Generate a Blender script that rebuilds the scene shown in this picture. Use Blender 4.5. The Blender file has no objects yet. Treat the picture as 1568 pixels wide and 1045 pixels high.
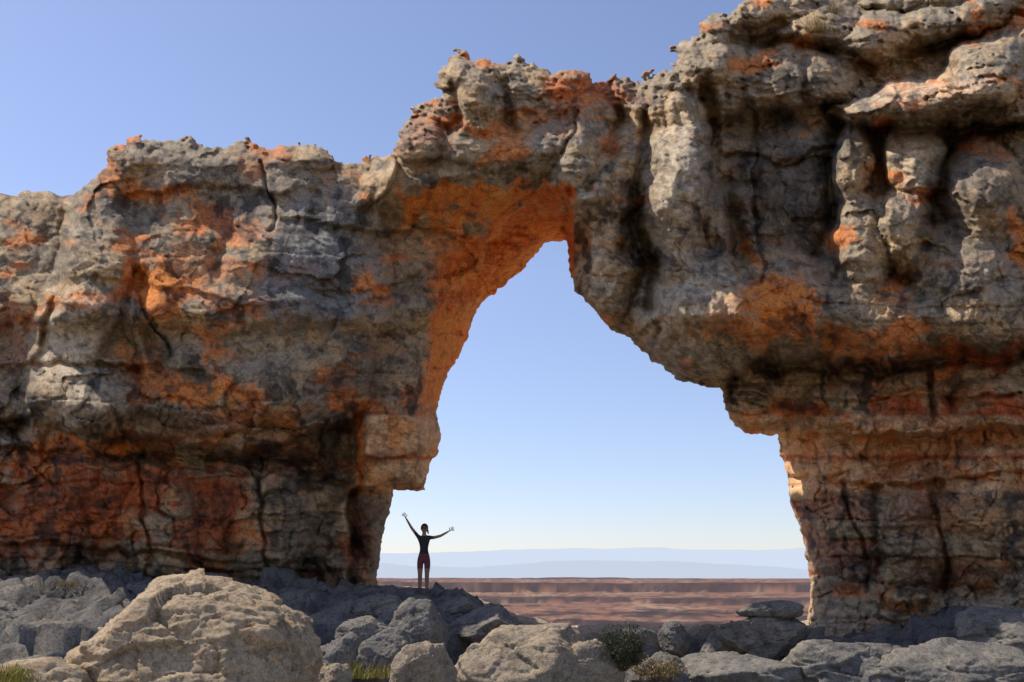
import bpy, math, numpy as np
from mathutils import Vector
rng = np.random.RandomState(7)
F=1524.4; CX=784.0; CY=522.5; ZC=0.25
TH=math.atan((890-522.5)/F)
cT,sT=math.cos(TH),math.sin(TH)
def unproj(u,v,Y):
    a=(u-CX)/F; b=(CY-v)/F
    dy=cT-sT*b; dz=sT+cT*b
    t=Y/dy
    return a*t, Y+0*a, ZC+dz*t
def P3(u,v,Y):
    x,y,z=unproj(float(u),float(v),float(Y)); return Vector((x,y,z))

# ---------------------------------------------------------------- noise
PERM=np.tile(np.random.RandomState(3).permutation(1024),3)
RV=np.random.RandomState(4).rand(1024)
GA=np.random.RandomState(5).rand(1024)*2*np.pi
G2=np.stack([np.cos(GA),np.sin(GA)],1)
_g=np.random.RandomState(6).randn(1024,3); G3=_g/np.linalg.norm(_g,axis=1)[:,None]
def h2(ix,iy,s=0): return PERM[(PERM[(ix+s*57)&1023]+iy)&1023]
def gn2(x,y,s=0):
    ix=np.floor(x).astype(np.int64); iy=np.floor(y).astype(np.int64)
    fx=x-ix; fy=y-iy
    wx=fx*fx*fx*(fx*(fx*6-15)+10); wy=fy*fy*fy*(fy*(fy*6-15)+10)
    def c(dx,dy):
        g=G2[h2(ix+dx,iy+dy,s)]
        return g[...,0]*(fx-dx)+g[...,1]*(fy-dy)
    a=c(0,0);b=c(1,0);d=c(0,1);e=c(1,1)
    return 1.5*((a+(b-a)*wx)+((d+(e-d)*wx)-(a+(b-a)*wx))*wy)
def fbm2(x,y,o=4,s=0,ridge=False,gain=.5):
    r=0;a=1;t=0
    for i in range(o):
        n=gn2(x*2**i,y*2**i,s+i*3)
        if ridge: n=1-2*np.abs(n)
        r=r+a*n;t+=a;a*=gain
    return r/t
def gn3(p,s=0):
    i=np.floor(p).astype(np.int64); f=p-i
    w=f*f*f*(f*(f*6-15)+10); r=0
    for dx in (0,1):
        for dy in (0,1):
            for dz in (0,1):
                h=PERM[(PERM[(PERM[(i[:,0]+dx+s*57)&1023]+i[:,1]+dy)&1023]+i[:,2]+dz)&1023]
                g=G3[h]
                d=g[:,0]*(f[:,0]-dx)+g[:,1]*(f[:,1]-dy)+g[:,2]*(f[:,2]-dz)
                ww=(w[:,0] if dx else 1-w[:,0])*(w[:,1] if dy else 1-w[:,1])*(w[:,2] if dz else 1-w[:,2])
                r=r+d*ww
    return r*1.5
def fbm3(p,o=4,s=0,ridge=False):
    r=0;a=1;t=0
    for i in range(o):
        n=gn3(p*2**i,s+i*3)
        if ridge:n=1-2*np.abs(n)
        r=r+a*n;t+=a;a*=.5
    return r/t
def vor2(x,y,s=0,tilt=0.5):
    ix=np.floor(x).astype(np.int64); iy=np.floor(y).astype(np.int64)
    f1=np.full(x.shape,9.);f2=np.full(x.shape,9.);val=np.zeros(x.shape)
    for dx in (-1,0,1):
        for dy in (-1,0,1):
            h=h2(ix+dx,iy+dy,s)
            px=ix+dx+.1+.8*RV[h]; py=iy+dy+.1+.8*RV[(h+311)&1023]
            d=np.hypot(x-px,y-py)
            v=(RV[(h+77)&1023]-.5)+tilt*((RV[(h+501)&1023]-.5)*(x-px)+(RV[(h+613)&1023]-.5)*(y-py))
            m=d<f1
            f2=np.where(m,f1,np.minimum(f2,d)); val=np.where(m,v,val); f1=np.where(m,d,f1)
    return f1,f2,val
def vor3(p,s=0,tilt=1.0):
    i=np.floor(p).astype(np.int64); f1=np.full(len(p),9.);f2=f1.copy();val=np.zeros(len(p))
    for dx in (-1,0,1):
        for dy in (-1,0,1):
            for dz in (-1,0,1):
                h=PERM[(PERM[(PERM[(i[:,0]+dx+s*57)&1023]+i[:,1]+dy)&1023]+i[:,2]+dz)&1023]
                q=np.stack([i[:,0]+dx+RV[h],i[:,1]+dy+RV[(h+311)&1023],i[:,2]+dz+RV[(h+523)&1023]],1)
                e=p-q; d=np.sqrt((e**2).sum(1))
                v=(RV[(h+77)&1023]-.5)+tilt*(e*G3[h]).sum(1)
                m=d<f1
                f2=np.where(m,f1,np.minimum(f2,d)); val=np.where(m,v,val); f1=np.where(m,d,f1)
    return f1,f2,val
def beds(U,V,h,wd,s):
    yb=(V+16*gn2(U/190,V/180,s)+7*gn2(U/50,V/45,s+1)+3*gn2(U/18,V/16,s+6))/h+1.6*gn2(V*0+.3+U/900,V/(h*2.6),s+2)
    b=np.floor(yb); fr=yb-b
    h_=PERM[(b.astype(np.int64)+s*31)&1023]
    x=(U+8*gn2(U/30,V/22,s+4)+16*gn2(U/90,V/60,s+5))/wd+RV[h_]*9
    f1,f2,v=vor2(x,b*5+.5,s+3,1.3)
    return RV[(h_+9)&1023]-.5, v, np.exp(-(np.minimum(fr,1-fr)*h/3.0)**2), np.exp(-((f2-f1)*wd/4.5)**2)
def ss(x): 
    x=np.clip(x,0,1); return x*x*(3-2*x)
def polydist(U,V,pts):
    best=np.full(U.shape,1e9)
    for (x0,y0),(x1,y1) in zip(pts[:-1],pts[1:]):
        dx=x1-x0;dy=y1-y0;L=dx*dx+dy*dy+1e-9
        t=np.clip(((U-x0)*dx+(V-y0)*dy)/L,0,1)
        d=(U-x0-t*dx)**2+(V-y0-t*dy)**2
        np.minimum(best,d,out=best)
    return np.sqrt(best)
def inside(U,V,pts):
    r=np.zeros(U.shape,bool); n=len(pts)
    for i in range(n):
        x0,y0=pts[i];x1,y1=pts[(i+1)%n]
        if y0==y1: continue
        c=((y0>V)!=(y1>V))&(U<(x1-x0)*(V-y0)/(y1-y0)+x0)
        r^=c
    return r

# ---------------------------------------------------------------- helpers
def new_mesh(name,co,faces,mats,smooth=True,cols=None,extra=None):
    me=bpy.data.meshes.new(name)
    co=np.asarray(co,dtype=np.float32); faces=np.asarray(faces,dtype=np.int32)
    k=faces.shape[1]
    me.vertices.add(len(co)); me.vertices.foreach_set('co',co.ravel())
    me.loops.add(faces.size); me.loops.foreach_set('vertex_index',faces.ravel())
    me.polygons.add(len(faces)); me.polygons.foreach_set('loop_start',np.arange(0,faces.size,k,dtype=np.int32))
    me.update(calc_edges=True); me.validate()
    me.polygons.foreach_set('use_smooth',np.full(len(me.polygons),smooth))
    if cols is not None:
        a=me.color_attributes.new('Col','FLOAT_COLOR','POINT')
        c=np.ones((len(co),4),np.float32);c[:,:3]=cols
        a.data.foreach_set('color',c.ravel())
    ob=bpy.data.objects.new(name,me); bpy.context.scene.collection.objects.link(ob)
    for m in (mats if isinstance(mats,list) else [mats]): me.materials.append(m)
    return ob

def N(nt,t,**kw):
    n=nt.nodes.new(t)
    for k,v in kw.items():
        if k in n.inputs: n.inputs[k].default_value=v
        else: setattr(n,k,v)
    return n
def mathn(nt,op,a,b=None,clamp=False):
    n=nt.nodes.new('ShaderNodeMath'); n.operation=op; n.use_clamp=clamp
    for i,x in enumerate((a,b)):
        if x is None: continue
        if isinstance(x,(int,float)): n.inputs[i].default_value=x
        else: nt.links.new(x,n.inputs[i])
    return n.outputs[0]
def mixc(nt,f,a,b,mode='MIX'):
    n=nt.nodes.new('ShaderNodeMix'); n.data_type='RGBA'; n.blend_type=mode
    for idx,x in ((0,f),(6,a),(7,b)):
        if isinstance(x,(int,float)): n.inputs[idx].default_value=x
        elif isinstance(x,tuple): n.inputs[idx].default_value=(*x,1)
        else: nt.links.new(x,n.inputs[idx])
    return n.outputs[2]
def ramp(nt,x,a,b,c=0.,d=1.):
    n=nt.nodes.new('ShaderNodeMapRange'); n.inputs[1].default_value=a;n.inputs[2].default_value=b;n.inputs[3].default_value=c;n.inputs[4].default_value=d
    nt.links.new(x,n.inputs[0]); return n.outputs[0]
def simple(name,col,rough=.8):
    m=bpy.data.materials.new(name); m.use_nodes=True
    b=m.node_tree.nodes['Principled BSDF']; 
    nt=m.node_tree
    n=N(nt,'ShaderNodeTexNoise',Scale=25.,Detail=2.); tc=N(nt,'ShaderNodeTexCoord'); nt.links.new(tc.outputs['Object'],n.inputs['Vector'])
    c=mixc(nt,n.outputs['Fac'],tuple(x*.7 for x in col),tuple(min(1,x*1.3) for x in col))
    nt.links.new(c,b.inputs['Base Color']); b.inputs['Roughness'].default_value=rough
    b.inputs['Specular IOR Level'].default_value=.2
    return m

def rock_mat(name,attr=None,cols=None,bump=.05,sc=1.0,contrast=1.0):
    m=bpy.data.materials.new(name); m.use_nodes=True; nt=m.node_tree
    b=nt.nodes['Principled BSDF']; b.inputs['Roughness'].default_value=.9; b.inputs['Specular IOR Level'].default_value=.12
    tc=N(nt,'ShaderNodeTexCoord'); co=tc.outputs['Object']
    def noise(s,d=4.,r=.6,vec=co):
        n=N(nt,'ShaderNodeTexNoise',Scale=s*sc,Detail=d,Roughness=r); nt.links.new(vec,n.inputs['Vector']); return n.outputs['Fac']
    n2=noise(3.0,5.,.66); n3=noise(20.,5.,.75)
    if attr:
        at=N(nt,'ShaderNodeAttribute',attribute_name=attr); base=at.outputs['Color']
    else:
        n1=noise(1.3)
        base=mixc(nt,ramp(nt,n1,.38,.62),cols[0],cols[1])
        base=mixc(nt,ramp(nt,n2,.5,.72),base,cols[2])
    c=mixc(nt,mathn(nt,'MULTIPLY',ramp(nt,n3,.49,.38),.60*contrast),base,mixc(nt,1.0,base,(.30,.27,.25),'MULTIPLY'))
    c=mixc(nt,mathn(nt,'MULTIPLY',ramp(nt,n3,.53,.68),.45*contrast),c,mixc(nt,1.0,c,(1.6,1.55,1.45),'MULTIPLY'))
    c=mixc(nt,mathn(nt,'MULTIPLY',ramp(nt,n2,.49,.38),.60*contrast),c,mixc(nt,1.0,c,(.38,.35,.33),'MULTIPLY'))
    nt.links.new(c,b.inputs['Base Color'])
    h=mathn(nt,'ADD',mathn(nt,'MULTIPLY',n2,.8),mathn(nt,'MULTIPLY',n3,.65))
    bp=N(nt,'ShaderNodeBump',Strength=1.,Distance=bump*2.2); nt.links.new(h,bp.inputs['Height']); nt.links.new(bp.outputs['Normal'],b.inputs['Normal'])
    return m

# ================================================================ ROCK ARCH
uL=np.concatenate([np.arange(-700,-24,14.),np.arange(-20,1592,2.),np.arange(1600,2300,14.)])
vL=np.concatenate([np.arange(-420,-24,12.),np.arange(-20,1076,2.)])
U,V=np.meshgrid(uL,vL)
left_open=[(869,370),(850,370),(834,374),(814,397),(790,422),(765,443),(740,462),(724,488),(715,520),(700,550),(685,575),(675,600),(668,636),(675,662),(671,692),(657,710),(651,753),(603,749),(600,775),(590,800),(583,840),(578,880),(575,912),(570,1030)]
right_open=[(869,370),(871,390),(872,415),(880,445),(900,465),(915,482),(938,507),(962,515),(978,532),(1000,553),(1040,581),(1070,592),(1104,596),(1108,615),(1118,644),(1138,662),(1190,668),(1194,692),(1205,730),(1210,770),(1222,800),(1234,850),(1243,900),(1240,935),(1234,962),(1226,1076)]
top=[(-700,300),(-300,310),(-60,290),(0,296),(25,300),(40,291),(75,292),(92,300),(110,300),(128,285),(155,264),(164,250),(161,230),(178,222),(192,222),(195,210),(215,208),(232,218),(255,212),(280,216),(290,210),(310,222),(345,226),(358,222),(362,211),(378,212),(385,222),(415,228),(440,222),(472,222),(495,224),(503,238),(512,242),(525,251),(545,248),(562,240),(585,243),(600,238),(606,215),(618,190),(634,182),(631,164),(655,158),(676,152),(680,142),(665,132),(672,110),(686,98),(690,86),(705,80),(720,82),(724,94),(740,90),(755,98),(785,98),(788,86),(801,86),(803,98),(832,102),(848,114),(868,108),(900,112),(908,126),(930,124),(940,116),(958,118),(962,126),(980,124),(990,114),(1015,110),(1036,100),(1037,82),(1022,76),(1045,66),(1072,58),(1074,36),(1088,24),(1112,20),(1140,4),(1180,-14),(1260,-30),(1400,-90),(1568,-150),(1900,-220),(2320,-260)]
poly=top+[(2320,1090),(1226,1090)]+right_open[::-1][1:]+left_open[1:]+[(570,1030),(-720,1030)]
ea=np.clip((330-V)/120,.5,1.15)
Wu=U+ea*(4.5*gn2(U/38,V/38,11)+4.2*gn2(U/13,V/13,12)+2.8*gn2(U/6,V/6,13))
Wv=V+ea*(4.5*gn2(U/38,V/30,21)+5.5*gn2(U/15,V/9,22)+3.2*gn2(U/7,V/5,23))
pc=poly+[poly[0]]
Sd=polydist(Wu,Wv,pc); Sd=np.where(inside(Wu,Wv,poly),Sd,-Sd)
cp=[(-700,300,25),(-700,700,22.5),(0,300,26),(60,500,24.6),(60,660,24.4),(60,850,25.0),(200,260,26.4),(200,500,24.2),(150,640,23.3),(250,800,24.2),(400,250,26.6),(400,450,24.8),(400,640,24.0),(420,820,24.6),(560,300,26.3),(560,450,25.6),(560,620,25.2),(560,820,25.6),(650,420,26.0),(650,150,27.4),(700,250,26),(800,150,27.6),(820,260,26.2),(900,150,27.2),(900,300,25.4),(930,440,25),(1000,130,26.3),(1030,300,24.2),(1060,520,23.8),(1100,60,25.8),(1150,300,24.6),(1180,480,23.2),(1200,30,26.2),(1200,620,24.0),(1230,800,24.6),(1240,950,24.8),(1350,-40,28.5),(1350,80,25.6),(1350,300,23.4),(1350,480,22.4),(1350,640,22.8),(1350,800,23.3),(1380,950,23.2),(1560,-100,29),(1560,30,26),(1560,150,22.8),(1560,300,22.2),(1560,480,21.4),(1560,640,21.6),(1560,800,22),(1560,950,21.8),(2300,-200,24),(2300,500,17),(2300,900,17.5)]
num=np.zeros(U.shape);den=np.zeros(U.shape)
for (a,b,y) in cp:
    w=1/(((U-a)**2+(V-b)**2)+900)**1.6; num+=w*y; den+=w
D=num/den
fu=U+12*gn2(U/90,V/90,31)+7*gn2(U/30,V/30,32)+1.6*gn2(U/10,V/10,35)
fv=V+12*gn2(U/100,V/80,33)+6*gn2(U/28,V/28,34)+1.6*gn2(U/10,V/10,36)
bumps=[(915,335,44,155,12,1.5),(925,440,52,62,0,1.2),(970,250,30,120,12,1.1),(1040,290,46,230,5,2.0),(1005,200,26,110,12,1.2),(1085,480,112,100,20,1.9),(1100,110,60,85,0,1.2),
(1200,460,115,85,15,1.4),(1215,120,95,52,5,1.4),(1345,60,75,40,-10,1.4),(1306,250,34,66,-4,1.7),(1322,372,48,76,-4,1.7),(1400,240,50,66,-5,2.2),(1386,345,48,74,0,2.1),(1500,290,66,85,0,1.7),(1470,405,80,66,0,1.5),(1200,300,70,110,0,.8),
(1425,150,160,36,-12,2.8),(1525,85,95,40,-22,2.5),(1460,30,90,32,-10,1.7),(1250,45,70,30,-15,1.2),(1340,480,130,62,10,1.3),(1490,480,110,66,-5,1.3),(1130,380,50,110,0,.6),(1150,20,50,24,-10,1.0),(1400,-10,90,30,-8,1.4),
(400,430,160,220,0,.9),(145,400,60,190,10,1.4),(255,330,90,110,0,.8),(520,420,90,160,0,.8),(125,600,95,62,0,1.2),(320,580,120,90,0,1.0),(470,560,100,110,0,1.0),(240,470,50,80,10,.8),
(720,150,62,62,0,1.2),(645,215,45,38,-10,1.0),(800,150,85,50,0,.9),(895,225,45,85,12,1.1),(205,245,52,40,0,.8),(460,250,60,28,0,.8),(575,275,24,48,20,1.2),(330,260,70,34,0,.7),
(840,220,60,50,0,.8),(760,220,90,44,0,.7),(250,800,60,90,0,.7),(420,800,70,100,0,.8),(60,810,70,80,0,.7),(545,830,36,100,0,.6),(1290,620,70,40,0,.7),(1400,640,80,44,0,.8),(1530,620,70,50,0,.8),(1150,625,60,40,0,.9),
(1290,790,60,110,-5,.8),(1390,820,60,120,0,.8),(1500,790,70,110,0,.9),(60,480,46,130,0,.7),(20,380,50,80,0,.8)]
B=np.zeros(U.shape); Bsum=np.zeros(U.shape)
for (a,b,ru,rv,an,h) in bumps:
    t=math.radians(an); du=fu-a;dv=fv-b
    x=(du*math.cos(t)+dv*math.sin(t))/ru; y=(-du*math.sin(t)+dv*math.cos(t))/rv
    r=x*x+y*y
    k=h*np.sqrt(np.clip(1-r,0,1))
    B=np.maximum(B,k); Bsum+=.15*k
D-=B*1.1+Bsum
def hstep(us,vs,dd,w,u0=-1e4,u1=1e4,fade=40):
    global D
    line=np.interp(fu,us,vs)
    D+=dd*ss((fv-line)/w+.5)*ss((fu-u0)/fade)*ss((u1-fu)/fade)
def hband(us,vs,dd,w,hold,u0=-1e4,u1=1e4,fade=40):
    global D
    line=np.interp(fu,us,vs)
    s=fv-line
    D+=dd*ss(s/w+.5)*(1-ss((s-w)/hold))*ss((fu-u0)/fade)*ss((u1-fu)/fade)
def vstep(vs,us,dd,w,v0=-1e4,v1=1e4,fade=40):
    global D
    line=np.interp(fv,vs,us)
    D+=dd*ss((line-fu)/w+.5)*ss((fv-v0)/fade)*ss((v1-fv)/fade)
hstep([-700,30,180,380,520,560],[640,645,668,690,650,630],1.8,14,u1=570)
hband([0,50,210,300],[560,555,560,570],.4,8,60,u1=330)
hband([0,200,380,540],[705,715,722,745],-.4,6,60,u1=545)
hband([-700,100,300,500],[835,838,850,860],.35,8,50,u1=520)
hband([100,250,420],[420,440,470],.3,10,60,u1=430,u0=120)
hband([380,560,680],[330,345,350],.5,10,60,u0=400,u1=690)
hband([180,300,500],[300,285,300],.35,10,70,u0=180,u1=520)
hband([440,560,660],[430,440,430],.3,8,50,u0=450,u1=665)
hstep([540,610,670],[748,749,752],1.4,6,u0=530,fade=10,u1=700)
hband([540,680],[632,628],-1.0,8,125,u0=550,u1=690,fade=6)
hband([550,670],[698,703],.22,5,30,u0=548,u1=690,fade=6)
vstep([200,300,400,500,640,700],[150,108,92,62,38,38],2.0,20,v1=690)
Lb=np.interp(fu,[540,590,650,720,790,850,880],[330,300,287,272,270,282,300])
Vc=np.interp(fu,[540,600,700,790,860],[345,338,345,350,352])
D-=2.5*ss((fu-572)/26)*(1-ss((fu-880)/60))*(1-np.clip((fv-Lb)/(Vc-Lb+1e-3),0,1))
sl=polydist(Wu,Wv,left_open[:17])
wv=np.interp(V,[300,372,425,480,555,640,740],[60,120,92,70,50,34,14])
m=(V<745)&(U<905)
D+=np.where(m,3.4*np.clip(1-sl/wv,0,1)**1.1*ss((745-V)/30),0)
sl2=polydist(Wu,Wv,left_open[17:]); D+=np.where(V>742,1.3*np.clip(1-sl2/30,0,1),0)
sr2=polydist(Wu,Wv,right_open[16:]); D+=np.where(V>660,1.6*np.clip(1-sr2/42,0,1),0)
hstep([1090,1150,1300,1420,1568,2300],[592,556,552,542,532,520],1.4,14,u0=1085)
hband([1100,1190,1350,1568,2300],[662,670,668,655,640],1.2,10,90,u0=1090,fade=20)
hband([1190,1350,1568,2300],[738,736,722,700],.35,8,50,u0=1180)
hband([1190,1350,1568,2300],[610,616,600,590],.3,8,40,u0=1110)
hband([1230,1568,2300],[905,915,900],-.5,16,200,u0=1225)
hband([1260,1400,1568,2300],[190,200,190,180],1.3,12,100,u0=1260)
vstep([60,200,400,480],[1120,1112,1108,1150],-.8,18,v0=60,v1=520)
vstep([150,300,400,460],[1285,1282,1290,1310],.5,18,v0=150,v1=470)
def crack(pts,dep,w):
    global D
    d=polydist(fu,fv,pts); D+=dep*np.exp(-(d/w)**2)
for pts in ([(0,690),(200,700),(380,700),(520,735)],[(0,835),(110,840),(250,850),(400,890)],[(1195,735),(1400,738),(1568,722)],[(1100,600),(1300,612),(1568,600)],
            [(400,250),(420,330),(410,360)],[(552,635),(550,745)],[(1300,740),(1325,900)],[(1430,740),(1450,900)],[(395,700),(410,890)],[(215,710),(230,890)],
            [(890,170),(860,240)],[(1110,240),(1200,250),(1280,230)],[(50,555),(210,562)],[(640,345),(720,360)],[(1160,150),(1150,300),(1165,430)],[(230,470),(260,540)],[(1000,380),(990,430),(1010,500)]):
    crack(pts,.38,3.4)
for pts,dp,w_ in (([(1085,140),(1092,220),(1108,300),(1128,400)],1.2,15),([(988,180),(972,300),(978,380),(1000,470)],1.3,11),([(1350,215),(1350,290),(1356,330)],.6,9),([(1278,190),(1268,260),(1275,340)],.9,11),([(1450,215),(1444,300)],.6,10),
               ([(945,170),(925,240),(900,280)],.9,8),([(880,290),(872,350)],.7,8),([(1270,172),(1330,196),(1430,200),(1568,192)],1.0,9),([(1120,64),(1210,66),(1300,80),(1330,110)],.9,9),([(1380,80),(1450,66),(1568,40)],.9,9),([(1040,90),(1062,150)],.7,8),
               ([(104,330),(92,440),(62,560)],.9,9),([(330,320),(350,370),(330,420)],.5,14),([(212,430),(222,500),(240,570)],.6,11),([(690,130),(700,190)],.7,8),([(770,130),(780,185)],.7,9),([(610,200),(640,185),(690,200)],.5,6),
               ([(1170,560),(1330,566),(1568,548)],.7,9),([(1235,90),(1240,160)],.6,8),([(1420,560),(1425,640)],.5,6)):
    crack(pts,dp,w_)
low=ss((V-570)/110)
block=np.exp(-(((U-610)/70)**2+((V-692)/66)**2)**3)
topz=ss((300-V)/180)
wu=U+16*gn2(U/60,V/60,41)+5*gn2(U/17,V/17,45); wv_=V+12*gn2(U/60,V/60,42)+4*gn2(U/17,V/17,46)
D+=.45*fbm2(wu/150,wv_/130,2,50)
q_=1-.85*block
patchy=.35+.65*ss(fbm2(U/150,V/90,2,365)*3+.5)         # jointing fades in and out along the wall
f1,f2,v=vor2(wu/120,wv_/80,70,2.2); D+=(.18+.20*low)*v*q_
f1,f2,v2=vor2(wu/50,wv_/34,71,2.4); D+=(.08+.10*low)*v2*q_+.07*low*np.exp(-((f2-f1)/.06)**2)*q_
f1,f2,v3=vor2(wu/20,wv_/13,72,2.4); D+=(.032+.03*topz)*v3*q_
f1,f2,v4=vor2(wu/9,wv_/6,73,2.4); D+=.014*v4
ob_,obl,gh,gvv=beds(U,V,46,95,300)
D+=((.13+.24*low)*ob_+(.05+.26*low*patchy)*obl+(.04+.08*low*patchy)*gh+.10*low*gvv*patchy)*q_
ob2,obl2,gh,gvv=beds(U,V,15,34,340)
kk_=(.35+.65*ss(fbm2(U/120,V/80,2,360)*3+.4))*(.30+.70*np.maximum(low*.8,topz))
D+=(.11*ob2+.10*obl2+.03*gh+.02*gvv*low)*kk_*q_
flut=fbm2(wu/34,wv_/150,2,80,ridge=True)
rightup=ss((U-860)/60)*ss((560-V)/100)
D-=(.05+.20*rightup*(1-.6*ss((U-1180)/80)))*flut*(1-topz*.4)
D-=.16*low*fbm2(wu/46,wv_/110,3,83,ridge=True)*q_
D+=.20*(.1+topz)*fbm2(wu/160,wv_/11,3,90)
D+=.05*fbm2(U/22,V/18,4,95,gain=.65)
pits=np.clip(fbm2(U/16,V/13,2,99)-.28,0,1); D+=.6*pits*(.2+topz)
wE=34.; e=np.clip(Sd/wE,0,1); D+=.9*(1-np.sqrt(np.clip(1-(1-e)**2,0,1)))*(1-.6*block)
big=np.clip(Sd/120,0,1); D+=.7*(1-big)**2*ss((600-V)/60)
gv,gu=np.gradient(Sd,vL,uL); gl=np.hypot(gu,gv)+1e-6
inF=Sd>0
keepq=(inF[:-1,:-1].astype(int)+inF[1:,:-1]+inF[:-1,1:]+inF[1:,1:])>=2
used=np.zeros(U.shape,bool)
for a,b in ((slice(None,-1),slice(None,-1)),(slice(1,None),slice(None,-1)),(slice(None,-1),slice(1,None)),(slice(1,None),slice(1,None))): used[a,b]|=keepq
out=used&(Sd<=0)
step=np.clip(-Sd/gl,0,3)
U2=np.where(out,U+gu/gl*step,U); V2=np.where(out,V+gv/gl*step,V)
Sin=np.clip(Sd,0,None)
X,Y,Z=unproj(U2,V2,D)
idx=-np.ones(U.shape,int); n=used.sum(); idx[used]=np.arange(n)
front=np.stack([X[used],Y[used],Z[used]],1)
T=4.0*np.sqrt(np.clip(1-(1-np.clip(Sin/90,0,1))**2,0,1))+.03
T=T*(1+.15*gn2(U/80,V/80,120))
Xb,Yb,Zb=unproj(U2,V2,D+T)
back=np.stack([Xb[used],Yb[used],Zb[used]],1)
q=np.argwhere(keepq)
a=idx[q[:,0],q[:,1]];b=idx[q[:,0],q[:,1]+1];c=idx[q[:,0]+1,q[:,1]+1];d=idx[q[:,0]+1,q[:,1]]
ff=np.stack([a,d,c,b],1); bf=np.stack([a,b,c,d],1)+n
kp=np.pad(keepq,1)
rim=[]
ii,jj=q[:,0],q[:,1]
mk=~kp[ii,jj+1]; rim.append(np.stack([a,b,b+n,a+n],1)[mk])
mk=~kp[ii+2,jj+1]; rim.append(np.stack([c,d,d+n,c+n],1)[mk])
mk=~kp[ii+1,jj]; rim.append(np.stack([d,a,a+n,d+n],1)[mk])
mk=~kp[ii+1,jj+2]; rim.append(np.stack([b,c,c+n,b+n],1)[mk])
faces=np.concatenate([ff,bf]+rim)
# -------- mineral colour per vertex
uu,vv=U[used],V[used]
grey=np.array([.38,.30,.205]);tan=np.array([.58,.39,.205]);ora=np.array([.88,.275,.06]);red=np.array([.52,.125,.042]);blk=np.array([.055,.048,.043]);pale=np.array([.70,.57,.40]);blue=np.array([.255,.25,.23])
def lerp(c,k,w): return c+(k-c)*np.clip(w,0,1)[:,None]
C=np.tile(grey,(n,1))
wn=uu+25*gn2(uu/50,vv/50,130)+10*gn2(uu/14,vv/14,131); wm=vv+22*gn2(uu/50,vv/50,132)+10*gn2(uu/14,vv/14,133)
na=fbm2(uu/110,vv/80,4,140); nb=fbm2(uu/45,vv/34,5,150); nc=fbm2(wn/26,wm/90,5,160); nd=fbm2(uu/9,vv/8,3,170); ne=fbm2(uu/120,vv/55,5,175)
C=lerp(C,tan,ss((na+.12)*2.4)*.8)
C=lerp(C,pale,ss((nb-.08)*3.5)*.5)
C=lerp(C,ora*.85,ss((ne-.14)*6)*.75)
lowv=low[used]; pv=patchy[used]; C=lerp(C,red*1.1,ss((obl[used])*2.2)*lowv*pv*.6); C=lerp(C,tan,ss(-obl[used]*2.2)*lowv*pv*.5)
C=lerp(C,red,ss((obl2[used]+ob2[used]-.2)*2.2)*(.15+.4*lowv)*ss(ne*3+.5)*.55)
def patch(a,b,ru,rv,col,w,soft=.6,nz=1.3):
    global C
    r=np.sqrt(((wn-a)/ru)**2+((wm-b)/rv)**2)
    f=ss((1-r)/soft+nz*nb+.6*nd+.5*ne)
    C=lerp(C,col,f*w)
patch(480,400,130,180,blue,.85); patch(1200,270,110,170,np.array([.16,.13,.10]),.88);patch(1490,300,90,110,np.array([.21,.17,.13]),.65);patch(240,570,200,60,grey,.4)
patch(120,540,80,120,pale,.6); patch(1060,330,110,150,grey,.5); patch(400,280,160,50,grey*.9,.5)
for p in ((250,440,60,62,.97),(300,605,110,34,.97),(330,520,45,45,.7),(300,420,130,50,.4),(260,300,60,25,.7),(160,680,120,16,.9),(560,440,46,14,.8),(640,600,30,30,.8),(700,360,60,20,.5),(350,350,70,30,.5),
          (1195,462,84,54,.95),(1170,505,130,38,.8),(1155,395,20,18,.9),(1330,560,90,26,.6),(1562,370,22,60,.9),(1440,700,80,30,.5),(1250,640,110,34,.85),(420,640,60,30,.5),(460,700,60,30,.3),(800,180,60,30,.3),(900,150,60,30,.5),(180,800,60,40,.6),(380,820,30,60,.4),(1300,520,80,24,.6),(300,340,40,30,.6),(200,560,40,40,.5),(1480,560,90,20,.7),(60,720,90,24,.7),(250,720,60,16,.6)):
    patch(p[0],p[1],p[2],p[3],ora,p[4])
for p in ((110,770,190,90,.85),(330,780,70,110,.75),(550,830,46,80,.6),(1360,650,200,46,.9),(1500,640,120,60,.9),(1430,780,60,60,.5),(1510,545,70,26,.85),(330,340,50,40,.5),(20,500,40,80,.4),(650,210,60,40,.4),(900,130,90,30,.6),(860,180,50,30,.4)):
    patch(p[0],p[1],p[2],p[3],red,p[4])
patch(470,800,80,100,blk*1.6,.6); patch(505,690,38,60,blk*1.4,.75); patch(580,830,40,90,blk*1.8,.55); patch(400,700,140,16,blk*1.3,.7); patch(560,560,60,60,blk*2.2,.5); patch(60,880,300,22,blk*1.5,.6); patch(200,700,160,14,blk*1.5,.5)
patch(1180,850,40,90,blk*2,.4); patch(1300,880,60,40,blk*1.8,.5); patch(1450,880,90,40,blk*1.8,.5); patch(1350,572,220,14,blk*1.6,.6)
patch(1420,590,180,30,tan,.4); patch(1480,790,130,110,tan,.5); patch(1290,800,70,120,grey,.4); patch(1040,460,90,110,pale,.5); patch(910,360,50,120,pale,.6); patch(1040,250,40,140,pale,.5); patch(1420,140,150,40,pale,.6); patch(1400,260,40,60,pale,.5)
slu=polydist(wn,wm,left_open[:17]); wr=np.interp(vv,[300,372,425,480,555,640,740],[70,130,94,66,46,28,14])
fr=ss((1-slu/wr)*2.5+.9*nb+.3*ne)*(vv<720)*(uu<880)
fr=np.maximum(fr,ss((wn-600)/20)*ss((872-wn)/10)*ss((wm-np.interp(wn,[590,650,720,790,850],[302,290,276,274,286]))/8)*ss((350-wm+60*nb)/20))
fr=fr*ss((650-vv)/30)
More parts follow.
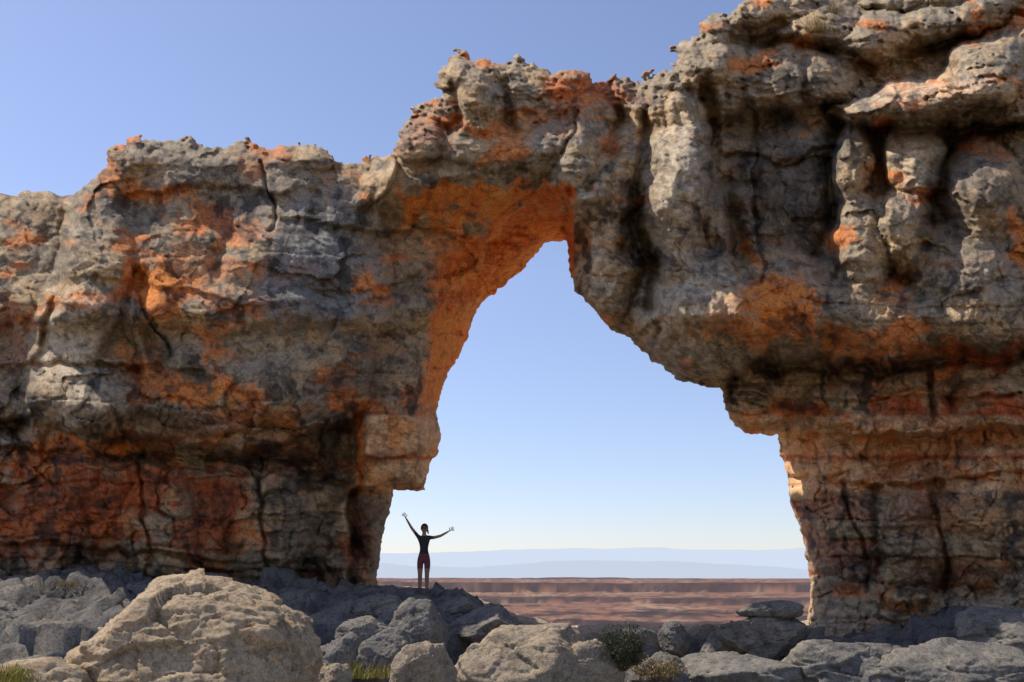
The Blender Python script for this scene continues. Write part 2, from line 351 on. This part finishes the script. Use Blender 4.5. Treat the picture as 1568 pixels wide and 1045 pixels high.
band=fbm2(slu/16,(wn+wm)/170,4,190)
C=lerp(C,np.array([.98,.29,.065]),fr*(.95+.3*nb)); C=lerp(C,red*1.1,fr*ss((band-.04)*5)*.6); C=lerp(C,pale*np.array([1.15,.75,.5]),fr*ss((-band-.14)*5)*.5)
st=ss((nc-.07)*5)*ss((vv-230)/60)*ss((fbm2(uu/140,vv/140,2,161)+.15)*4)
C=lerp(C,blk,st*.78*(1-.9*fr))
C=lerp(C,blk,ss((nb-.18)*5)*.60*(1-.85*fr))
C=lerp(C,blk,ss((fbm2(uu/24,vv/18,4,163)-.17)*5)*.5*(1-.8*fr))
C=lerp(C,blk*1.2,ss((fbm2(wn/200,wm/12,3,180)-.2)*5)*.45*(1-.7*fr))
tu=uu+3*gn2(uu/15,vv/15,191); tv=vv+3*gn2(uu/15,vv/15,192)
bm_=ss((tu-556)/8)*ss((tv-634)/6)*ss((756-tv)/8)
C=lerp(C,np.array([.78,.46,.24]),bm_*.92); C=lerp(C,ora,bm_*ss((nb-.05)*5)*.5); C=lerp(C,red,bm_*np.exp(-((tv-701)/4)**2)*.9); C=lerp(C,blk*2,bm_*ss((fbm2(uu/12,vv/30,3,194)-.15)*5)*.5)
C=lerp(C,ora,ss((tu-544)/6)*ss((562-tu)/8)*ss((tv-634)/6)*ss((750-tv)/8)*.8)
C=C*(1+.36*nd)[:,None]
C=np.clip(C*1.12,.015,.88)
cols=np.concatenate([C,C])
arch_m=rock_mat('sandstone_face',attr='Col',bump=.026)
arch=new_mesh('rock_arch',np.concatenate([front,back]),faces,arch_m,True,cols)

# ================================================================ GROUND (one sheet to the horizon)
yr=np.concatenate([np.arange(-40,4,1.2),np.arange(4,34,.07),34+np.cumsum(.1*1.024**np.arange(345))])
yr=yr[yr<60000]
s=np.linspace(-1,1,520); s=np.sign(s)*np.abs(s)**1.15
YY,S=np.meshgrid(yr,s,indexing='ij')
XX=S*(17+np.abs(YY)*1.05)
ledge=np.interp(XX,[-16,-5,-2.2,-1.2,0,1.2,7,10,16],[.25,.05,0,-.12,-.75,-1.3,-1.2,-.75,-.5])
near=np.interp(XX,[-16,-6,0,8,16],[-1.5,-1.8,-1.95,-1.7,-1.3])
kc=np.interp(XX,[-6,-3,2,8,10],[14,17.5,17,17,14])
k=ss((YY-kc)/(24.3-kc))
ZZ=near+(ledge-near)*k
ZZ+=np.interp(XX,[-.5,1,7,9],[0,.38,.34,0])*np.exp(-((YY-27.6)/1.3)**2)
wx=XX+.5*gn2(XX/1.5,YY/1.5,210); wy=YY+.5*gn2(XX/1.5,YY/1.5,211)
rk=.26*fbm2(XX/3,YY/3,4,200)
f1,f2,vv1=vor2(wx/1.5,wy/1.1,220,2.4); rk+=.34*vv1-.14*np.exp(-((f2-f1)/.06)**2)
f1,f2,vv2=vor2(wx/.55,wy/.45,221,2.4); rk+=.17*vv2
f1,f2,vv3=vor2(wx/.22,wy/.2,222,2.4); rk+=.05*vv3
stand=np.exp(-(((XX+2.2)/1.0)**2+((YY-25)/1.2)**2))
nearm=(1-ss((YY-25.8)/1.5)); 
ZZ+=rk*(1-.9*stand)*np.clip(nearm+.25,0,1)*ss((60-YY)/20)
ZZ-=ss((YY-29)/60)*85*np.clip((YY-29)/60,0,1)**.6
far=ss((YY-150)/400)
edge=fbm2(XX/1500,YY/1500,4,240)+.3*fbm2(XX/260,YY/260,3,243)
hills=3.5*fbm2(XX/700,YY/600,4,250)
f=YY+1900*edge
mesa=9*ss((f-2200)/90)+16*ss((f-3200)/130)+10*ss((f-3500)/1100)+42*ss((f-5000)/220)+16*ss((f-5300)/2500)+10*ss((f-8000)/300)+30*fbm2(XX/1500,YY/1200,4,251)*ss((f-5100)/900)
ZZ+=far*(hills+mesa)
ZZ-=ss((YY-12000)/6000)*150
n2=YY.size; ix=np.arange(n2).reshape(YY.shape)
gf=np.stack([ix[:-1,:-1],ix[:-1,1:],ix[1:,1:],ix[1:,:-1]],-1).reshape(-1,4)
x,y=XX.ravel(),YY.ravel()
g1=np.array([.19,.175,.16]);g2=np.array([.30,.26,.205]);
na=fbm2(x/1.6,y/1.6,4,260); nb=fbm2(x/.4,y/.4,3,265)
GC=np.tile(g1,(n2,1)); GC=lerp(GC,g2,ss((na+.1)*2.5)*.7); GC=lerp(GC,np.array([.08,.075,.07]),ss((nb-.05)*3)*.5)
GC=lerp(GC,np.array([.60,.50,.35]),ss((y-26.2)/1)*.9)
GC=lerp(GC,np.array([.50,.37,.235]),ss((9-y)/4))
fa=ss((y-60)/60)
nf=fbm2(x/260,y/700,4,270); nf2=fbm2(x/45,y/260,4,275); nf3=fbm2(x/14,y/120,3,278)
pc_=np.tile(np.array([.26,.12,.07]),(n2,1)); pc_=lerp(pc_,np.array([.40,.25,.15]),ss((nf+.02)*3.2)*.75); pc_=lerp(pc_,np.array([.09,.055,.04]),ss((nf2-.02)*5)*.75); pc_=lerp(pc_,np.array([.07,.055,.035]),ss((nf3-.08)*6)*.55)
fl=f.ravel()
for e0,w0 in ((2200,90),(3200,130),(5000,220),(8000,300)):
    pc_=lerp(pc_,np.array([.04,.024,.024]),ss((fl-e0+.6*w0)/(.4*w0))*ss((e0+w0*3.0-fl)/(.6*w0))*(.9+.5*nf2))
GC=GC+(pc_-GC)*fa[:,None]
gm=rock_mat('ground_rock',attr='Col',bump=.035)
nt=gm.node_tree; bs=nt.nodes['Principled BSDF']; outn=nt.nodes['Material Output']
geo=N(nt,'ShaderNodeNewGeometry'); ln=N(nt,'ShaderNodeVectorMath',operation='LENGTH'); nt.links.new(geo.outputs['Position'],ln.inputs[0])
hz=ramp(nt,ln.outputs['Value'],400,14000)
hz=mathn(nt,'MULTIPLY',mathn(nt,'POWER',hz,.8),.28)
em=N(nt,'ShaderNodeEmission',Strength=1.); em.inputs['Color'].default_value=(.42,.36,.42,1)  # aerial haze painted as emission, mixed into the ground by distance
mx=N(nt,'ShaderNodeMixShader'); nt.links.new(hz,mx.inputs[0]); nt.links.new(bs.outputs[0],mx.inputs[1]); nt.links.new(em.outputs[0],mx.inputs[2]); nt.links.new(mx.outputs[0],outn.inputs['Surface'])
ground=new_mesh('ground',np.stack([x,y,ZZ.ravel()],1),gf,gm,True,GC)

def gz(px,py):
    i=np.argmin(np.abs(yr-py)); j=np.argmin(np.abs(XX[i]-px)); return ZZ[i,j]

def mountains(name,dist,vb,amp,seed,col,em_c,f_em):
    xs=np.linspace(-dist*1.1,dist*1.1,500)
    h=(890-vb)/F*dist + amp/F*dist*fbm2(xs/(dist*.22),xs*0+seed,5,seed)
    rows=[]
    for kx,yy in ((0,-.10),(.5,-.05),(.85,-.02),(1,0),(.6,.05),(0,.12)):
        z=-400+(h+400)*kx+ (amp/F*dist*.3*gn2(xs/(dist*.03),xs*0+kx*7,seed+9) if 0<kx<1 else 0)
        rows.append(np.stack([xs,np.full_like(xs,dist*(1+yy)),z],1))
    co=np.concatenate(rows); m_=len(xs); i0=np.arange(m_-1)
    fc=np.concatenate([np.stack([r*m_+i0,r*m_+i0+1,(r+1)*m_+i0+1,(r+1)*m_+i0],1) for r in range(5)])
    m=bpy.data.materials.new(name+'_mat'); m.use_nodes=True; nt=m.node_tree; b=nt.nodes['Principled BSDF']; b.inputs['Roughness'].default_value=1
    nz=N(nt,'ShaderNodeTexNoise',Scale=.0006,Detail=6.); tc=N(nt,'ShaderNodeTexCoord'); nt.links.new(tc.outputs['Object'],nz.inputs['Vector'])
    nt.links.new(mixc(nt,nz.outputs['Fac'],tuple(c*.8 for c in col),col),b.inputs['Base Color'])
    e=N(nt,'ShaderNodeEmission',Strength=1.); e.inputs['Color'].default_value=(*em_c,1)  # haze put into the material: bluish base colour plus emission over most of it
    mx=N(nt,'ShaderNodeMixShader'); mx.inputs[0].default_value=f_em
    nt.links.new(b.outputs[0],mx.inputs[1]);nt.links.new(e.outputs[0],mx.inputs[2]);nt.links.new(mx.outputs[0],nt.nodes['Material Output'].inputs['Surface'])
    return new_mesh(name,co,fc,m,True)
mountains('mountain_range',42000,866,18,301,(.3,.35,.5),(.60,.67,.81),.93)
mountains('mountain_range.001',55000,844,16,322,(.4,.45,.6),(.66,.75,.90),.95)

# ================================================================ BOULDERS
def ico(sub):
    import bmesh
    bm=bmesh.new(); bmesh.ops.create_icosphere(bm,subdivisions=sub,radius=1)
    co=np.array([v.co[:] for v in bm.verts]); fc=np.array([[v.index for v in f.verts] for f in bm.faces]); bm.free(); return co,fc
ICO={k:ico(k) for k in (6,7)}
def boulder(name,c,r,seed,mat,sub=6,npl=16,rough=.06,rotz=0.,planes=None,kk=45,lay_a=.30,groove=.3):
    co,fc=ICO[sub]; rs=np.random.RandomState(seed)
    pn=rs.randn(npl,3); pn/=np.linalg.norm(pn,axis=1)[:,None]; pd=rs.uniform(.60,.92,npl)
    if planes:
        ex=np.array([p[:3] for p in planes],float); ex/=np.linalg.norm(ex,axis=1)[:,None]
        pn=np.concatenate([pn,ex]) if npl else ex; pd=np.concatenate([pd,[p[3] for p in planes]])
    dt=co@pn.T; rad=np.where(dt>.05,pd/np.maximum(dt,.05),9); rad=np.concatenate([rad,np.full((len(co),1),1.0)],1)
    R=-np.log(np.exp(-kk*rad).sum(1))/kk
    p=co*R[:,None]
    w_=p+.08*np.stack([gn3(p*3+seed,1),gn3(p*3+seed,2),gn3(p*3+seed,3)],1)
    d=rough*fbm3(p*1.7+seed,3,seed)
    lay=w_*np.array([1.,1.,1.6])
    f1,f2,v=vor3(lay*1.9+seed,seed,1.3); d+=rough*.8*v-rough*groove*np.exp(-((f2-f1)/.03)**2)
    f1,f2,v=vor3(lay*5.5+seed,seed+1,1.3); d+=rough*.28*v
    f1,f2,v=vor3(lay*14+seed,seed+2,1.3); d+=rough*.13*v
    d+=rough*lay_a*fbm3(np.stack([w_[:,0]*1.5,w_[:,1]*1.5,w_[:,2]*13],1)+seed,3,seed+5)+rough*.22*fbm3(p*9,3,seed+4)
    p=p+co*d[:,None]
    p=p*np.array(r)
    cz,sz=math.cos(rotz),math.sin(rotz)
    p=np.stack([p[:,0]*cz-p[:,1]*sz,p[:,0]*sz+p[:,1]*cz,p[:,2]],1)
    ob=new_mesh(name,p,fc,mat,True); ob.location=c
    return ob
m_tan=rock_mat('boulder_sandstone',cols=((.44,.335,.22),(.54,.42,.27),(.35,.215,.12)),bump=.016,sc=1.6,contrast=1.0)
m_grey=rock_mat('boulder_grey',cols=((.20,.185,.165),(.30,.265,.215),(.12,.11,.10)),bump=.018,sc=1.6)
m_mid=rock_mat('boulder_mixed',cols=((.36,.29,.21),(.46,.36,.24),(.25,.20,.15)),bump=.018,sc=1.6)
def B_(name,u0,v0,u1,v1,Y,seed,mat,dep=1.,**kw):
    c=P3((u0+u1)/2,(v0+v1)/2,Y); rx=(u1-u0)/2*Y/F; rz=(v1-v0)/2*Y/F
    k=1.2
    return boulder(name,c,(rx*k,rx*dep*k,rz*k),seed,mat,**kw)
B_('boulder',112,912,458,1180,10.5,11,m_tan,.85,sub=7,npl=0,kk=34,lay_a=.4,groove=.25,planes=[(-.75,-.25,.66,.74),(-.2,-.3,1,.84),(.45,-.35,.9,.80),(.8,-.2,.5,.84),(1,-.1,.1,.84),(.1,-.9,.55,.74),(-.6,-.8,.3,.8),(.6,-.8,.3,.8)],rough=.065)
B_('boulder',-80,1030,130,1180,9.5,12,m_tan,.8)
B_('boulder',-70,915,60,1020,21,13,m_grey,1.)
B_('boulder',715,955,905,1095,18,21,m_mid,.8,planes=[(-.3,-.7,.6,.7)])
B_('boulder',860,995,945,1080,17.6,22,m_mid,.9)
B_('boulder',590,992,700,1110,14.5,23,m_mid,.9)
B_('boulder',600,928,690,1028,20,24,m_grey,.9)
B_('boulder',522,944,592,1014,19.8,25,m_grey,.9)
B_('boulder',545,912,625,966,22,26,m_grey,1.)
B_('boulder',480,980,560,1065,18.5,27,m_grey,1.)
B_('boulder',545,970,630,1055,18.5,28,m_grey,1.)
B_('boulder',665,915,735,958,22.4,29,m_grey,1.)
B_('boulder',685,938,800,1003,21.3,30,m_grey,1.)
B_('boulder',735,926,775,964,22,31,m_grey,1.)
B_('boulder',475,1015,535,1085,13,32,m_mid,1.)
B_('boulder',925,966,1010,1020,22,33,m_grey,1.)
B_('boulder',1008,958,1050,1005,21.5,34,m_grey,1.)
B_('boulder',1075,970,1120,1015,21,35,m_grey,1.)
B_('boulder',1112,943,1225,1010,20.6,36,m_grey,.8)
B_('boulder',1138,921,1222,948,20.5,37,m_grey,.8,npl=12)
B_('boulder',1040,1005,1240,1105,18.5,38,m_grey,.9)
B_('boulder',1220,975,1400,1090,18.5,39,m_grey,.9)
B_('boulder',1370,985,1600,1110,18,40,m_grey,.9)
B_('boulder',960,1010,1060,1085,18.5,41,m_grey,.9)
B_('boulder',330,930,480,1000,19.5,42,m_grey,.9)
B_('boulder',1480,930,1640,1020,19,43,m_grey,.9)

# ================================================================ GRASS / SHRUBS
def tuft(name,pos,h,w,nb_,cols,seed,spread=.5,wid=.006):
    rs=np.random.RandomState(seed); co=[];fc=[];mi=[]
    for i in range(nb_):
        bx,by=rs.randn(2)*w*.28; an=rs.rand()*6.283; le=h*rs.uniform(.4,1.0)*math.exp(-(bx*bx+by*by)/(w*w)); ln_=spread*rs.rand()*le
        dx,dy=math.cos(an),math.sin(an); wd=wid*rs.uniform(.7,1.5)
        k=len(co); px,py=-dy*wd,dx*wd
        for t,(hh,cc) in enumerate([(0,0),(.45,.2),(.8,.6),(1,1)]):
            g=1-t/3.2
            cx_=bx+dx*ln_*cc; cy_=by+dy*ln_*cc; z=le*hh*(1-.15*cc)
            co+=[(cx_+px*g,cy_+py*g,z),(cx_-px*g,cy_-py*g,z)]
        for t in range(3): fc.append((k+2*t,k+2*t+1,k+2*t+3,k+2*t+2)); mi.append(rs.randint(len(cols)))
    ob=new_mesh(name,co,fc,cols,False)
    ob.data.polygons.foreach_set('material_index',np.array(mi,dtype=np.int32)); ob.location=pos
    return ob
def shrub(name,pos,h,w,cols,seed,nst=60,nl=70):
    rs=np.random.RandomState(seed); co=[];fc=[];mi=[]
    def quad(a,b,wd,m):
        d=b-a; s_=np.cross(d,rs.randn(3)); s_/=np.linalg.norm(s_)+1e-9; k=len(co)
        co.extend([a-s_*wd,a+s_*wd,b+s_*wd*.6,b-s_*wd*.6]); fc.append((k,k+1,k+2,k+3)); mi.append(m)
    for i in range(nst):
        an=rs.rand()*6.283; r=w*.5*math.sqrt(rs.rand()); tip=np.array([math.cos(an)*r,math.sin(an)*r,h*rs.uniform(.45,1)*(1-.4*(r/(w*.5))**2)])
        a=np.array([math.cos(an)*r*.2,math.sin(an)*r*.2,0]); mid=(a+tip)/2+rs.randn(3)*.03
        quad(a,mid,.006,2); quad(mid,tip,.004,2)
        for j in range(nl):
            t=rs.uniform(.3,1.05); c=(mid+(tip-mid)*(t*2-1)) if t>.5 else a+(mid-a)*t*2
            c=c+rs.randn(3)*.04; dd=rs.randn(3)*.5+np.array([0,0,.6]); dd/=np.linalg.norm(dd); quad(c,c+dd*rs.uniform(.025,.05),.006,rs.randint(2))
    ob=new_mesh(name,co,fc,cols,False); ob.data.polygons.foreach_set('material_index',np.array(mi,dtype=np.int32)); ob.location=pos
    return ob
gy=simple('dry_grass',(.42,.31,.12));gg=simple('green_grass',(.28,.30,.04));gd=simple('dark_leaf',(.05,.055,.03));gd2=simple('olive_leaf',(.085,.085,.04));gb=simple('brown_twig',(.14,.09,.05))
bpy.context.view_layer.update()
DG=bpy.context.evaluated_depsgraph_get()
def spot(u,v):
    o=Vector((0,0,ZC)); d=(P3(u,v,10)-o).normalized()
    hit,loc,_,_,ob,_=bpy.context.scene.ray_cast(DG,o,d)
    print('spot',u,v,hit,tuple(round(c,2) for c in loc),ob.name if ob else None)
    return Vector((loc.x,loc.y,loc.z-.04))
l=spot(952,1024); sc_=l.y/F; shrub('shrub',l,74*sc_,72*sc_,[gd,gd2,gb],1,90,90)
l=spot(1005,1036); sc_=l.y/F; shrub('shrub.001',l,34*sc_,80*sc_,[gb,gy,gb],9,50,45)
for nm,u,v,hp,wp,nb_,cl,sd_ in (('grass_tuft',543,1034,34,50,500,[gg,gg,gy],2),('grass_tuft',580,1034,30,44,400,[gy,gy,gg],3),('grass_tuft',14,1036,34,60,400,[gg,gy],5),('grass_tuft',108,896,16,50,300,[gy,gb],6),('grass_tuft',1250,50,40,36,400,[gy,gy,gb],7),('grass_tuft',1275,20,24,30,260,[gy,gb],8)):
    l=spot(u,v); sc_=l.y/F; tuft(nm,l,hp*sc_,wp*sc_,nb_,cl,sd_,spread=.9,wid=.0045)

# ================================================================ PERSON
skin=simple('skin',(.30,.17,.11),.55);shirt=simple('shirt',(.035,.03,.035));shorts=simple('shorts',(.16,.045,.05));hairm=simple('hair',(.05,.03,.02),.5);shoe=simple('shoe',(.06,.05,.045));lens=simple('sunglasses',(.01,.01,.01),.2)
person=bpy.data.objects.new('woman_with_raised_arms',None); bpy.context.scene.collection.objects.link(person)
def skinobj(name,verts,edges,sub=2,root=0):
    me=bpy.data.meshes.new(name); me.from_pydata([v[:3] for v in verts],edges,[])
    ob=bpy.data.objects.new(name,me); bpy.context.scene.collection.objects.link(ob)
    sm=ob.modifiers.new('s','SKIN'); sm.use_smooth_shade=True
    for i,v in enumerate(verts):
        r=v[3]; me.skin_vertices[0].data[i].radius=(r,r) if not isinstance(r,tuple) else r
        me.skin_vertices[0].data[i].use_root=(i==root)
    s_=ob.modifiers.new('ss','SUBSURF'); s_.levels=sub; s_.render_levels=sub
    d=bpy.context.evaluated_depsgraph_get(); d.update()
    m2=bpy.data.meshes.new_from_object(ob.evaluated_get(d)); 
    bpy.data.objects.remove(ob)
    o=bpy.data.objects.new(name,m2); bpy.context.scene.collection.objects.link(o); o.parent=person
    m2.materials.clear()
    return o
Vv=[(0,0,.90,(.135,.10)),(0,0,1.02,(.115,.085)),(0,0,1.10,(.105,.08)),(0,0,1.22,(.13,.095)),(0,0,1.33,(.12,.08)),(0,0,1.41,.055),(0,-.005,1.47,.047),(0,-.012,1.52,.068),(0,-.01,1.585,.082),(0,0,1.645,.06)]
E=[(i,i+1) for i in range(9)]
def add(p,v,):
    Vv.append(v);E.append((p,len(Vv)-1));return len(Vv)-1
aL=add(4,(-.135,0,1.365,.052)); aL=add(aL,(-.21,-.01,1.46,.042)); aL=add(aL,(-.32,-.02,1.60,.035)); aL=add(aL,(-.41,-.03,1.75,.027)); aL=add(aL,(-.46,-.035,1.83,.02))
aR=add(4,(.135,0,1.365,.052)); aR=add(aR,(.235,-.01,1.36,.042)); aR=add(aR,(.40,-.02,1.40,.035)); aR=add(aR,(.53,-.04,1.47,.027)); aR=add(aR,(.61,-.05,1.515,.02))
for sx in (-1,1):
    l=add(0,(sx*.085,0,.82,.096)); l=add(l,(sx*.088,-.005,.66,.082)); l=add(l,(sx*.084,-.012,.48,.058)); l=add(l,(sx*.084,.018,.33,.057)); l=add(l,(sx*.082,.02,.10,.037)); l=add(l,(sx*.084,.015,.045,.040)); l=add(l,(sx*.10,-.08,.032,.036)); l=add(l,(sx*.106,-.15,.026,.028))
body=skinobj('body',Vv,E,3)
for m in (skin,shirt,shorts,shoe): body.data.materials.append(m)
for p in body.data.polygons:
    x_,y_,z_=p.center
    if z_<.085: k=3
    elif .62<z_<.98: k=2
    elif .98<=z_<1.43 and abs(x_)<.235 and not (z_>1.40 and abs(x_)<.05): k=1
    elif abs(x_)<.235 and 1.2<z_<1.50 and abs(x_)>.1: k=1
    else: k=0
    p.material_index=k
def hand(name,w,dir_,side,spread):
    w=Vector(w);d=Vector(dir_).normalized();s_=Vector(side);s_=(s_-d*s_.dot(d)).normalized();nn=d.cross(s_)
    def q(a,b,c=0): v=w+d*a+s_*b+nn*c; return (v.x,v.y,v.z)
    vs=[(*q(-.01,0),.021),(*q(.035,0),(.034,.016)),(*q(.075,0),(.036,.014))]; es=[(0,1),(1,2)]
    o=skinobj(name,vs,es,2); o.data.materials.append(skin)
    L=[.062,.075,.08,.072];
    for i,(bb,an) in enumerate(((-.03,-.28),(-.011,-.1),(.010,.06),(.030,.22))):
        a0=.07; l=L[i]; ds=lambda t:(a0+t*l*math.cos(an*spread),bb+t*l*math.sin(an*spread),.012*t*t)
        fv_=[(*q(*ds(0)),.0095),(*q(*ds(.4)),.009),(*q(*ds(.75)),.0082),(*q(*ds(1.05)),.007)]
        fo=skinobj(name+'_finger_%d'%(i+1),fv_,[(0,1),(1,2),(2,3)],1); fo.data.materials.append(skin)
    tv=[(*q(.02,.022),.012),(*q(.045,.05),.0105),(*q(.07,.068,.006),.0085)]
    fo=skinobj(name+'_thumb',tv,[(0,1),(1,2)],1); fo.data.materials.append(skin)
hand('hand_l',(-.46,-.035,1.83),(-.5,-.05,.85),(1,0,.6),1.0)
hand('hand_r',(.61,-.05,1.515),(.85,-.1,.5),(-.4,0,1),1.0)
def ell(name,c,r,mat,sub=3,cut=None):
    import bmesh
    bm=bmesh.new(); bmesh.ops.create_icosphere(bm,subdivisions=sub,radius=1)
    for v in bm.verts: v.co=Vector((v.co.x*r[0]+c[0],v.co.y*r[1]+c[1],v.co.z*r[2]+c[2]))
    if cut: 
        bmesh.ops.delete(bm,geom=[v for v in bm.verts if cut(v.co)],context='VERTS')
    me=bpy.data.meshes.new(name); bm.to_mesh(me); bm.free()
    for p in me.polygons:p.use_smooth=True
    me.materials.append(mat); o=bpy.data.objects.new(name,me); bpy.context.scene.collection.objects.link(o); o.parent=person; return o
ell('hair',(0,.018,1.60),(.093,.100,.108),hairm,4,lambda c:(c.y<-.035 and c.z<1.645))
skinobj('ponytail',[(0,.10,1.63,.03),(.03,.15,1.60,.032),(.07,.16,1.53,.026),(.09,.15,1.45,.012)],[(0,1),(1,2),(2,3)],2).data.materials.append(hairm)
ell('nose',(0,-.092,1.565),(.013,.018,.022),skin); ell('ear_l',(-.082,0,1.575),(.012,.02,.03),skin); ell('ear_r',(.082,0,1.575),(.012,.02,.03),skin)
ell('lens_l',(-.033,-.083,1.592),(.027,.012,.019),lens); ell('lens_r',(.033,-.083,1.592),(.027,.012,.019),lens)
ell('mouth',(0,-.083,1.53),(.022,.008,.006),simple('lips',(.3,.09,.08)))
pp=P3(648,905,25.0); person.location=(pp.x,25.0,gz(pp.x,25.0)-.005)

# ================================================================ LIGHT, SKY, CAMERA
sd=Vector((-.54,.24,.80)).normalized()
el=math.asin(sd.z); az=math.atan2(sd.x,sd.y)
sun=bpy.data.lights.new('sun','SUN'); sun.energy=5.0; sun.angle=math.radians(.53); sun.color=(1,.93,.82)
so=bpy.data.objects.new('sun',sun); bpy.context.scene.collection.objects.link(so); so.rotation_euler=(-sd).to_track_quat('-Z','Y').to_euler(); so.location=(-20,30,60)
w=bpy.data.worlds.new('World'); bpy.context.scene.world=w; w.use_nodes=True; nt=w.node_tree
bg=nt.nodes['Background']; sk=nt.nodes.new('ShaderNodeTexSky'); sk.sky_type='NISHITA'; sk.sun_disc=False; sk.sun_elevation=el; sk.sun_rotation=az
sk.altitude=800; sk.air_density=1.0; sk.dust_density=.5; sk.ozone_density=1.5
tc=nt.nodes.new('ShaderNodeTexCoord'); sx_=nt.nodes.new('ShaderNodeSeparateXYZ'); nt.links.new(tc.outputs['Generated'],sx_.inputs[0])
lowf=ramp(nt,sx_.outputs['Z'],.0,.30,1.,0.)
tc2=mixc(nt,lowf,(1.26,1.10,1.12),(.88,.83,.95))
tint=mixc(nt,1.0,sk.outputs[0],tc2,'MULTIPLY')
nt.links.new(tint,bg.inputs[0]); bg.inputs[1].default_value=.15
cam=bpy.data.cameras.new('camera'); cam.lens=35; cam.sensor_width=36; cam.clip_end=200000; cam.clip_start=.1
co_=bpy.data.objects.new('camera',cam); bpy.context.scene.collection.objects.link(co_); co_.location=(0,0,ZC); co_.rotation_euler=(math.pi/2+TH,0,0)
sc=bpy.context.scene; sc.camera=co_
sc.view_settings.view_transform='Standard'; sc.view_settings.look='None'; sc.view_settings.exposure=0
print('person z',person.location)
